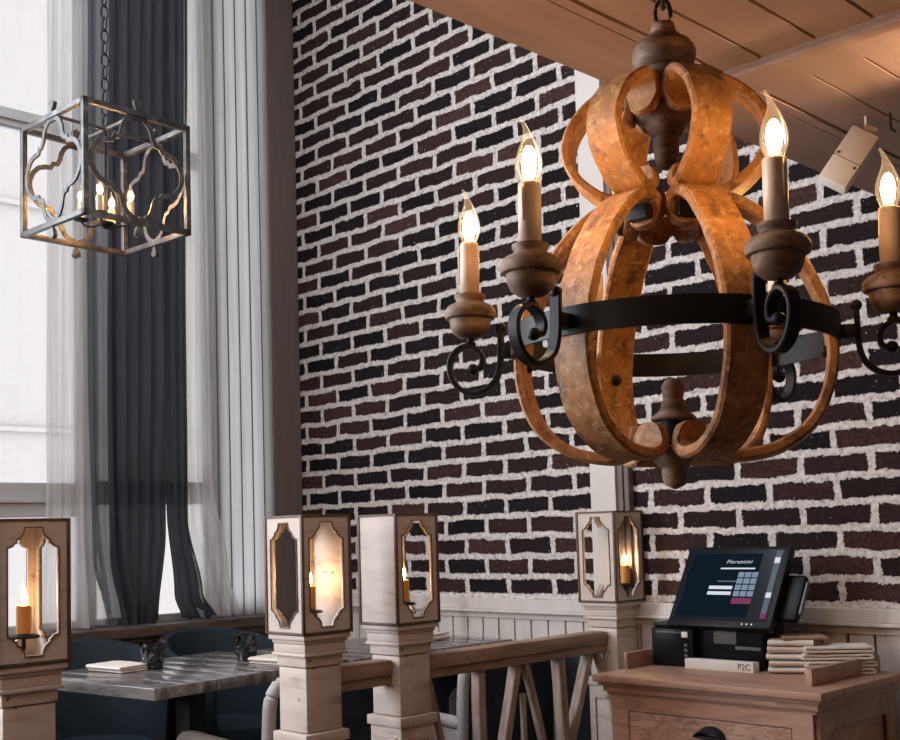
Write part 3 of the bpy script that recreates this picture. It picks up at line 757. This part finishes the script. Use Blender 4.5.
lathe(a_bm, [(0.009, 1.660), (0.010, 1.668), (0.006, 1.672), (0.006, 1.681)], 12, (0.338, 0, 0))
me_arm = bpy.data.meshes.new('arm'); a_bm.to_mesh(me_arm); a_bm.free(); me_arm.materials.append(M['iron']); me_arm.shade_smooth(); me_arm.set_sharp_from_angle(angle=math.radians(38))
cup_prof = [(0.010, 1.677), (0.020, 1.679), (0.029, 1.686), (0.034, 1.697), (0.0355, 1.706), (0.0355, 1.709), (0.042, 1.711), (0.0445, 1.718), (0.043, 1.726), (0.037, 1.733), (0.028, 1.737), (0.024, 1.740), (0.024, 1.744), (0.0265, 1.747), (0.0265, 1.752), (0.018, 1.753)]
c_bm = lathe(BM(), cup_prof, 32); me_cup = bpy.data.meshes.new('candle_cup'); c_bm.to_mesh(me_cup); c_bm.free(); me_cup.materials.append(M['turned']); me_cup.shade_smooth()
me_cup.set_sharp_from_angle(angle=math.radians(50))
s_bm = lathe(BM(), [(0.0165, 1.750), (0.0168, 1.80), (0.0165, 1.838), (0.0155, 1.842), (0.012, 1.841)], 24)
for v in s_bm.verts: v.co.x += 0.0008 * noise.noise(v.co * 60); v.co.y += 0.0008 * noise.noise(v.co * 55)
tube(s_bm, [(0.0165, 0.003, 1.838), (0.0175, 0.003, 1.825), (0.0175, 0.003, 1.80), (0.017, 0.003, 1.785)], [0.002, 0.003, 0.0022, 0.001], 6)
me_s = bpy.data.meshes.new('candle_sleeve'); s_bm.to_mesh(me_s); s_bm.free(); me_s.materials.append(M['candle']); me_s.shade_smooth()
for k in range(6):
    az = AZ0 + k * PI / 3
    arm = link('arm', me_arm, ch, (0, 0, 0), az)
    for nm, me in (('candle_cup', me_cup), ('candle_sleeve', me_s)):
        link(nm, me, arm, (0.338, 0, 0))
    ca = Rz(-az) @ Vector((-0.75, -0.65, 0))
    bulb(arm, (0.338, 0, 1.841), 1.0, 'glow', (ca.x, ca.y))

# the chandelier hangs a little askew: turn it about its hook
_fw = Vector((-R[0][2], -R[1][2], -R[2][2])); _rt = Vector((R[0][0], R[1][0], R[2][0])); _rt.z = 0; _rt.normalize()
Q = Matrix.Rotation(math.radians(1.1), 4, _fw) @ Matrix.Rotation(math.radians(-0.5), 4, _rt)
ch.matrix_world = T(_rt.x * 0.008, _rt.y * 0.008, -0.004) @ T(CX, CY, 2.25) @ Q @ T(0, 0, -2.25)

# ------------------------------------------------------------------ square pendant lantern by the window
PS = 0.163
pend = thing('pendant_lantern', 'square open cage pendant with quatrefoil sides hanging before the dark curtain', 'lamp', (1.476, -1.786, 2.223), math.radians(3.5))
HP = 0.318
def bar(bm, a, b, w=0.0075):
    lo = [min(a[i], b[i]) - w for i in range(3)]; hi = [max(a[i], b[i]) + w for i in range(3)]
    box(bm, lo, hi, 0.001)
bm = BM()
for z in (0.0065, HP - 0.0065):
    for s in (-1, 1):
        bar(bm, (-PS, s * PS, z), (PS, s * PS, z)); bar(bm, (s * PS, -PS, z), (s * PS, PS, z))
for sx in (-1, 1):
    for sy in (-1, 1): bar(bm, (sx * PS, sy * PS, 0.0065), (sx * PS, sy * PS, HP - 0.0065))
bar(bm, (-PS, 0, HP - 0.0065), (PS, 0, HP - 0.0065), 0.004); bar(bm, (0, -PS, HP - 0.0065), (0, PS, HP - 0.0065), 0.004)
obj('cage_frame', bm, 'lantern_metal', pend)
def foil(w):
    """quatrefoil / ogee outline, half extents 1 in a square, offset inward by w"""
    q = [(0.0, 1.05), (0.05, 0.97), (0.16, 0.93), (0.27, 0.85), (0.34, 0.73), (0.37, 0.60), (0.41, 0.52), (0.50, 0.51), (0.54, 0.43), (0.66, 0.42), (0.80, 0.37), (0.92, 0.25), (0.98, 0.12), (1.0, 0.0)]
    pts = q + [(x, -y) for x, y in reversed(q[:-1])]
    pts = pts + [(-x, y) for x, y in reversed(pts[1:-1])]
    sc = 0.156
    P = [Vector((x * sc * 0.97, y * sc, 0)) for x, y in pts]; out = []
    n = len(P)
    for i in range(n):
        a, b = P[i - 1], P[(i + 1) % n]; d = (b - a).normalized(); nr = Vector((d.y, -d.x, 0))
        if nr.dot(P[i]) < 0: nr = -nr
        out.append(tuple((P[i] - nr * w)[:2]))
    return out
for s in range(4):
    bm = curve_mesh([foil(-0.001), foil(0.0125)], 0.006)
    for yy, sg in ((PS + 0.002, 1), (-PS - 0.002, -1)):
        lathe_b = curve_mesh([[(-0.004, 0), (-0.006, 0.004 * sg), (-0.011, 0.016 * sg), (-0.012, 0.024 * sg), (-0.006, 0.027 * sg), (0, 0.030 * sg), (0.006, 0.027 * sg), (0.012, 0.024 * sg), (0.011, 0.016 * sg), (0.006, 0.004 * sg), (0.004, 0)]], 0.012)
        xform(lathe_b, T(0, yy, 0)); me = bpy.data.meshes.new('t'); lathe_b.to_mesh(me); lathe_b.free(); bm.from_mesh(me); bpy.data.meshes.remove(me)
    xform(bm, Rz(s * PI / 2) @ T(PS, 0, HP / 2) @ Rz(PI / 2) @ Rx(PI / 2))
    obj('quatrefoil_side', bm, 'lantern_metal', pend, smooth=False)
bm = BM(); tube(bm, [(0, 0, HP), (0, 0, 0.045)], 0.004); lathe(bm, [(0.004, 0.020), (0.014, 0.026), (0.022, 0.034), (0.022, 0.040), (0.008, 0.048)], 20)
obj('stem', bm, 'iron', pend)
for k in range(4):
    a = k * PI / 2 + PI / 4; c, s = math.cos(a), math.sin(a)
    prof = [(0.006, 0.044), (0.028, 0.030), (0.056, 0.030), (0.070, 0.044)]
    bm = BM(); tube(bm, [(c * r, s * r, z) for r, z in [(p.x, p.z) for p in catmull([(r, 0, z) for r, z in prof], 5)]], 0.003)
    lathe(bm, [(0.004, 0.043), (0.020, 0.046), (0.022, 0.050), (0.006, 0.051)], 16, (c * 0.070, s * 0.070, 0))
    ar = obj('candle_arm', bm, 'iron', pend)
    obj('candle_sleeve', lathe(BM(), [(0.0105, 0.050), (0.0105, 0.098), (0.008, 0.099)], 14, (c * 0.070, s * 0.070, 0)), 'candle', ar)
    bulb(ar, (c * 0.070, s * 0.070, 0.098), 0.56, 'glow_small')
bm = BM(); n = int((HZ - 2.223 - HP) / 0.036)
for k in range(n + 1):
    zc = HP + 0.018 + 0.036 * k; ring = []
    if zc > HZ - 2.223 - 0.02: break
    for i in range(12):
        a = 2 * PI * i / 12; p = Vector((0.011 * math.cos(a), 0, 0.0215 * math.sin(a)))
        if k % 2: p = Vector((0, p.x, p.z))
        ring.append(p + Vector((0, 0, zc)))
    tube(bm, ring, 0.0028, 5, closed=True)
obj('chain', bm, 'iron', pend)
obj('canopy', lathe(BM(), [(0.05, HZ - 2.223 - 0.02), (0.055, HZ - 2.223)], 20), 'iron', pend)

# ------------------------------------------------------------------ ceiling spotlight box
U = Vector((R[0][0], R[1][0], R[2][0])); V = Vector((R[0][1], R[1][1], R[2][1])); Wv = Vector((R[0][2], R[1][2], R[2][2]))
dv = thing('spotlight', 'white box-shaped spotlight on a bracket under the boarded ceiling', 'lamp', (3.254, -0.882, 2.166))
ang = math.radians(-34)
long_ = (V * math.cos(ang) - U * math.sin(ang)).normalized()           # runs up to the right
side = (U * math.cos(ang) + V * math.sin(ang)).normalized()
front = long_.cross(side).normalized()
if front.dot(Wv) < 0: front = -front
tilt = 0.35
f2 = (front * math.cos(tilt) - side * math.sin(tilt)).normalized(); side2 = long_.cross(f2).normalized()
if side2.dot(side) < 0: side2 = -side2
B = Matrix((side2, f2, long_)).transposed().to_4x4()
bm = BM(); box(bm, (-0.034, -0.024, -0.055), (0.034, 0.024, 0.085), 0.005)
body = obj('housing', xform(bm, B), 'device', dv)
bm = BM(); box(bm, (-0.0342, -0.0244, 0.004), (0.0342, 0.0244, 0.0055)); obj('seam', xform(bm, B), 'plastic_grey', body)
for p in ((-0.026, 0.012), (0.026, -0.006)):
    bm = BM(); ball(bm, (p[0], 0.025, p[1]), 0.0032, (1, 0.5, 1), 10); obj('screw', xform(bm, B), 'black_ink', body)
bm = BM(); box(bm, (-0.006, -0.010, 0.080), (0.018, 0.012, 0.106), 0.002)
obj('bracket', xform(bm, B), 'device', dv)
bm = BM(); bp = long_ * 0.095
box(bm, (bp.x - 0.003, bp.y - 0.012, bp.z - 0.01), (bp.x + 0.003, bp.y + 0.012, HLOW - 2.166 - 0.002), 0.002)
obj('ceiling_plate', bm, 'device', dv)
bm = BM()
tube(bm, [(0.09, 0.05, HLOW - 2.166 - 0.002), (0.09, 0.05, 0.075), (0.105, 0.035, 0.060)], 0.003, 6); obj('cable', bm, 'black_ink', dv)

# ------------------------------------------------------------------ till cabinet
CX0, CX1, CY0, CY1, CZ = 2.243, 2.985, -0.615, -0.105, 0.91
cab = thing('till_cabinet', 'oak till cabinet with a raised gallery edge and black cup handle', 'cabinet', (0, 0, FLOOR))
z = lambda v: v - FLOOR
obj('body', box(BM(), (CX0 + 0.045, CY0 + 0.045, 0), (CX1 - 0.045, CY1 - 0.01, z(0.868)), 0.003), 'oak', cab)
obj('worktop', box(BM(), (CX0, CY0, z(0.889)), (CX1, CY1, z(CZ)), 0.004), 'oak', cab)
bm = BM()
box(bm, (CX0 + 0.012, CY0 + 0.012, z(0.878)), (CX1 - 0.012, CY1, z(0.889)), 0.002)
box(bm, (CX0 + 0.022, CY0 + 0.022, z(0.858)), (CX1 - 0.022, CY1, z(0.878)), 0.006)
box(bm, (CX0 + 0.032, CY0 + 0.032, z(0.848)), (CX1 - 0.032, CY1, z(0.858)), 0.002)
obj('cornice', bm, 'oak', cab)
FY = CY0 + 0.045
bm = curve_mesh([[(CX0 + 0.045, 0.02), (CX1 - 0.045, 0.02), (CX1 - 0.045, z(0.848)), (CX0 + 0.045, z(0.848))],
                 [(CX0 + 0.105, 0.30), (CX1 - 0.105, 0.30), (CX1 - 0.105, z(0.808)), (CX0 + 0.105, z(0.808))],
                 [(CX0 + 0.105, 0.06), (CX1 - 0.105, 0.06), (CX1 - 0.105, 0.26), (CX0 + 0.105, 0.26)]], 0.012)
xform(bm, T(0, FY - 0.006, 0) @ Rx(PI / 2)); obj('front_frame', bm, 'oak', cab, smooth=False)
for a, b in ((0.303, z(0.805)), (0.063, 0.257)):
    dr = obj('drawer', box(BM(), (CX0 + 0.108, FY - 0.011, a), (CX1 - 0.108, FY + 0.004, b), 0.002), 'oak_panel', cab)
    bm = BM(); n = 16; rows = []
    hz = z(0.766) if a > 0.2 else 0.20
    for i in range(n + 1):
        th = PI * i / n
        rows.append([bm.verts.new((0.044 * math.cos(th), -0.0 - rr * 0.026, 0.026 * math.sin(th) * (1.1 - 0.5 * rr) - 0.006)) for rr in (0.0, 0.4, 0.75, 0.95, 1.0)])
    for p, q in zip(rows, rows[1:]):
        for j in range(4): bm.faces.new((p[j], p[j + 1], q[j + 1], q[j]))
    bmesh.ops.recalc_face_normals(bm, faces=bm.faces)
    ret = bmesh.ops.extrude_face_region(bm, geom=list(bm.faces))
    for v in ret['geom']:
        if isinstance(v, bmesh.types.BMVert): v.co.z -= 0.003
    box(bm, (-0.046, -0.022, -0.010), (0.046, 0.0, -0.004), 0.002)
    xform(bm, T(2.632, FY - 0.011, hz)); obj('cup_handle', bm, 'iron', dr)
# side panel frame on +x
bm = curve_mesh([[(CY0 + 0.047, 0.02), (CY1 - 0.012, 0.02), (CY1 - 0.012, z(0.848)), (CY0 + 0.047, z(0.848))],
                 [(CY0 + 0.10, 0.08), (CY1 - 0.07, 0.08), (CY1 - 0.07, z(0.80)), (CY0 + 0.10, z(0.80))]], 0.012)
xform(bm, T(CX1 - 0.045 + 0.006, 0, 0) @ Rz(PI / 2) @ Rx(PI / 2)); obj('side_frame', bm, 'oak', cab, smooth=False)
for nm, lo, hi in (('r', (CX1 - 0.096, CY0 + 0.10, z(CZ)), (CX1 - 0.076, CY1, z(CZ) + 0.046)), ('l', (CX0 + 0.001, CY0 + 0.16, z(CZ)), (CX0 + 0.015, CY1, z(CZ) + 0.05)), ('b', (CX0 + 0.018, CY1 - 0.02, z(CZ)), (CX1 - 0.096, CY1, z(CZ) + 0.04))):
    obj('gallery_board', box(BM(), lo, hi, 0.003), 'oak', cab)

# touchscreen terminal ----------------------------------------------------
till = thing('touchscreen_till', 'black touchscreen till showing a sign-in keypad on the oak cabinet', 'till', (0, 0, CZ))
def scr(x, zz, d=0.0):                      # screen plane coordinates: x metres from left, height from bottom
    return None
TH = math.atan2(0.147, 0.23); SW, SH = 0.360, 0.284
Msc = T(2.327, -0.335, 0.130) @ Rx(-TH)     # local x right, z up along screen, y into depth
bm = BM(); box(bm, (0, 0, 0), (SW, 0.032, SH), 0.006); head = obj('monitor_case', xform(bm, Msc), 'plastic', till)
bm = BM(); box(bm, (0.018, -0.0012, 0.022), (SW - 0.018, 0.002, SH - 0.014)); obj('display', xform(bm, Msc), 'screen', head, smooth=False)
def flat(name, rects, mat, d=0.0016):
    bm = BM()
    for (a, b, c, e) in rects: box(bm, (a * SW, -d, b * SH), (c * SW, -d + 0.0006, e * SH))
    obj(name, xform(bm, Msc), mat, head, smooth=False)
flat('display_dim_area', [(0.07, 0.12, 0.76, 0.90)], 'scr_dim', 0.0014)
bt = text_mesh('Florentini', 0.018, 0.0002, 0.25, 1.25); xform(bt, T(0.55 * SW, -0.0021, 0.795 * SH) @ Rx(PI / 2))
obj('display_title', xform(bt, Msc), 'scr_white', head, smooth=False)
flat('display_line', [(0.385, 0.705, 0.72, 0.722)], 'scr_white', 0.0020)
flat('display_field', [(0.32, 0.455, 0.55, 0.495), (0.32, 0.385, 0.55, 0.425)], 'scr_white', 0.0020)
flat('display_caption', [(0.385, 0.545, 0.58, 0.560)], 'scr_grey', 0.0020)
keys = []
for r in range(4):
    for c in range(3):
        keys.append((0.575 + c * 0.066, 0.37 + r * 0.078, 0.575 + c * 0.066 + 0.056, 0.37 + r * 0.078 + 0.064))
flat('display_keypad', keys, 'scr_blue', 0.0020)
flat('display_button', [(0.575, 0.280, 0.763, 0.350)], 'scr_mag', 0.0020)
flat('display_strip', [(0.885, 0.17, 0.935, 0.93)], 'scr_grey', 0.0020)
flat('display_icon', [(0.885, 0.78, 0.935, 0.85)], 'scr_white', 0.0026)
flat('display_icon', [(0.885, 0.36, 0.935, 0.42)], 'scr_white', 0.0026)
flat('display_strip_button', [(0.885, 0.11, 0.935, 0.17)], 'scr_mag', 0.0026)
bm = BM()
for k in range(3): ball(bm, ((0.735 + k * 0.045) * SW, -0.001, 0.012), 0.0028, (1, 0.5, 1), 8)
obj('status_light', xform(bm, Msc), 'scr_white', head)
bm = BM()
box(bm, (2.42, -0.30, 0.0), (2.640, -0.16, 0.125), 0.012); obj('till_base', bm, 'plastic', till)
bm = BM(); box(bm, (2.43, -0.255, 0.110), (2.66, -0.20, 0.26), 0.01); obj('stand', bm, 'plastic', till)
bm = BM(); box(bm, (2.55, -0.3035, 0.060), (2.635, -0.299, 0.070), 0.001); obj('base_groove', bm, 'plastic_grey', till)
bm = BM(); box(bm, (2.475, -0.3035, 0.075), (2.555, -0.299, 0.115), 0.004); obj('badge_plate', bm, 'plastic_grey', till)
bm = BM(); box(bm, (SW - 0.03, 0.034, 0.05), (SW + 0.052, 0.066, 0.205), 0.014); obj('card_reader', xform(bm, Msc), 'plastic', till)
bm = BM(); box(bm, (SW + 0.040, 0.044, 0.075), (SW + 0.058, 0.058, 0.185), 0.004); obj('reader_slot', xform(bm, Msc), 'plastic_grey', till)

pr = thing('receipt_printer', 'small black receipt printer left of the till', 'printer', (2.268, -0.335, CZ), 0.03)
obj('case', box(BM(), (0, 0, 0), (0.150, 0.19, 0.118), 0.008), 'plastic', pr)
obj('lid', box(BM(), (0.003, 0.004, 0.120), (0.147, 0.186, 0.136), 0.006), 'plastic', pr)
obj('paper_slot', box(BM(), (0.020, -0.002, 0.104), (0.105, 0.004, 0.109), 0.001), 'plastic_grey', pr)
obj('switch', box(BM(), (0.112, -0.004, 0.092), (0.134, 0.002, 0.110), 0.002), 'white_card', pr)
for k in range(4): obj('button', box(BM(), (0.120, -0.003, 0.016 + 0.016 * k), (0.131, 0.002, 0.025 + 0.016 * k), 0.001), 'plastic_grey', pr)
bl = thing('leaflet', 'thin grey leaflet leaning against the left side of the printer', 'paper', (2.2655, -0.33, CZ), 0.03)
bm = BM(); box(bm, (-0.0015, 0, 0), (0.0015, 0.13, 0.118)); xform(bm, T(-0.001, 0, 0)); obj('cover', bm, 'plastic_grey', bl, smooth=False)

sg = thing('name_block', 'long white block with dark letters lying before the till', 'sign', (2.400, -0.352, CZ), 0.005)
obj('block', box(BM(), (0, 0, 0), (0.236, 0.035, 0.030), 0.0015), 'white_card', sg)
bt = text_mesh('P2C', 0.026, 0.0003, 0, 1.0); xform(bt, T(0.206, -0.0006, 0.015) @ Rx(PI / 2)); obj('lettering', bt, 'black_ink', sg, smooth=False)

# folded cloth napkins stacked on the cabinet
zz = CZ + 0.0006
for k in range(5):
    folded_cloth('cloth_napkin', (2.712 + 0.004 * math.sin(k * 2), -0.262, zz + k * 0.0195), math.radians(-64 + 3 * math.sin(k * 3)), 0.10, 0.13, 0.0185, 2, 'linen',
                 ['folded cream napkin at the bottom of the pile next to the till', 'folded cream napkin, second from the bottom of the pile next to the till', 'folded cream napkin in the middle of the pile next to the till', 'folded cream napkin, second from the top of the pile next to the till', 'folded cream napkin on top of the pile next to the till'][k], 'napkins in the pile next to the till', 20 + k)
for k in range(4):
    folded_cloth('cloth_napkin', (2.828 + 0.003 * math.sin(k * 2.5), -0.220, zz + k * 0.0205), math.radians(38 + 4 * math.sin(k * 2)), 0.19, 0.11, 0.0195, 2, 'linen',
                 ['folded cream napkin at the bottom of the pile behind the gallery board', 'folded cream napkin second from the bottom of the pile behind the gallery board', 'folded cream napkin third from the bottom of the pile behind the gallery board', 'folded cream napkin on top of the pile behind the gallery board'][k], 'napkins in the pile by the gallery board', 30 + k)

folded_cloth('cloth_napkin', (2.735, -0.235, zz + 5 * 0.0195), math.radians(35), 0.13, 0.12, 0.008, 2, 'kraft', 'tan napkin lying flat across the top of the pile next to the till', 'tan napkins', 44)

# ------------------------------------------------------------------ light
w = bpy.data.worlds.new('overcast_sky'); S.world = w; w.use_nodes = True
bg = w.node_tree.nodes['Background']; bg.inputs[0].default_value = (0.965, 0.97, 1.0, 1); bg.inputs[1].default_value = 2.6

def area(name, loc, rot, sx, sy, power, col):
    l = bpy.data.lights.new(name, 'AREA'); l.shape = 'RECTANGLE'; l.size = sx; l.size_y = sy; l.energy = power; l.color = col
    o = bpy.data.objects.new(name, l); COL.objects.link(o); o.location = loc; o.rotation_euler = rot; return o
def portal(name, loc, sx, sy):
    o = area(name, loc, (0, math.radians(-90), 0), sy, sx, 1, (1, 1, 1)); o.data.cycles.is_portal = True
portal('portal', (-0.09, -2.04, 2.6), 1.9, 3.2)
portal('portal', (-0.09, -0.78, 2.6), 0.62, 3.2)
portal('portal', (-0.09, -0.31, 2.6), 0.31, 3.2)
portal('portal', (-0.09, -3.95, 2.6), 1.9, 3.2)
# cool fill lamp added at the unseen left window to whiten the posts
area('side_fill', (0.03, -3.9, 2.6), (0, math.radians(-90), 0), 2.8, 1.7, 250, (0.86, 0.93, 1.0))
# unseen cool fill lamp added above the tall part of the room
area('overhead_fill', (1.5, -2.6, 4.40), (0, 0, 0), 1.6, 2.6, 55, (0.88, 0.94, 1.0))
# warm fill lamps added out of view to brighten the brick-side fronts
for x, y, e in ((5.0, -4.6, 8), (2.9, -5.0, 30), (1.7, -5.0, 28)):
    area('warm_fill', (x, y, HLOW - 0.01), (0, 0, 0), 0.35, 0.35, e, (1.0, 0.64, 0.43))
# a warm lamp out of frame washes the ceiling boards at the right
l = bpy.data.lights.new('ceiling_wash', 'SPOT'); l.energy = 34; l.color = (1.0, 0.66, 0.38); l.spot_size = math.radians(60); l.spot_blend = 0.8; l.shadow_soft_size = 0.03
o = bpy.data.objects.new('ceiling_wash', l); COL.objects.link(o); o.location = (3.86, -1.02, 2.17)
o.rotation_euler = (Vector((3.56, -1.13, 2.28)) - Vector(o.location)).to_track_quat('-Z', 'Y').to_euler()

S.view_settings.view_transform = 'Standard'; S.view_settings.look = 'None'; S.view_settings.gamma = 1.0
S.view_settings.exposure = 0.1; S.view_settings.use_curve_mapping = False
S.cycles.max_bounces = 8; S.cycles.transparent_max_bounces = 16; S.cycles.caustics_reflective = False; S.cycles.caustics_refractive = False
S.cycles.sample_clamp_indirect = 6.0
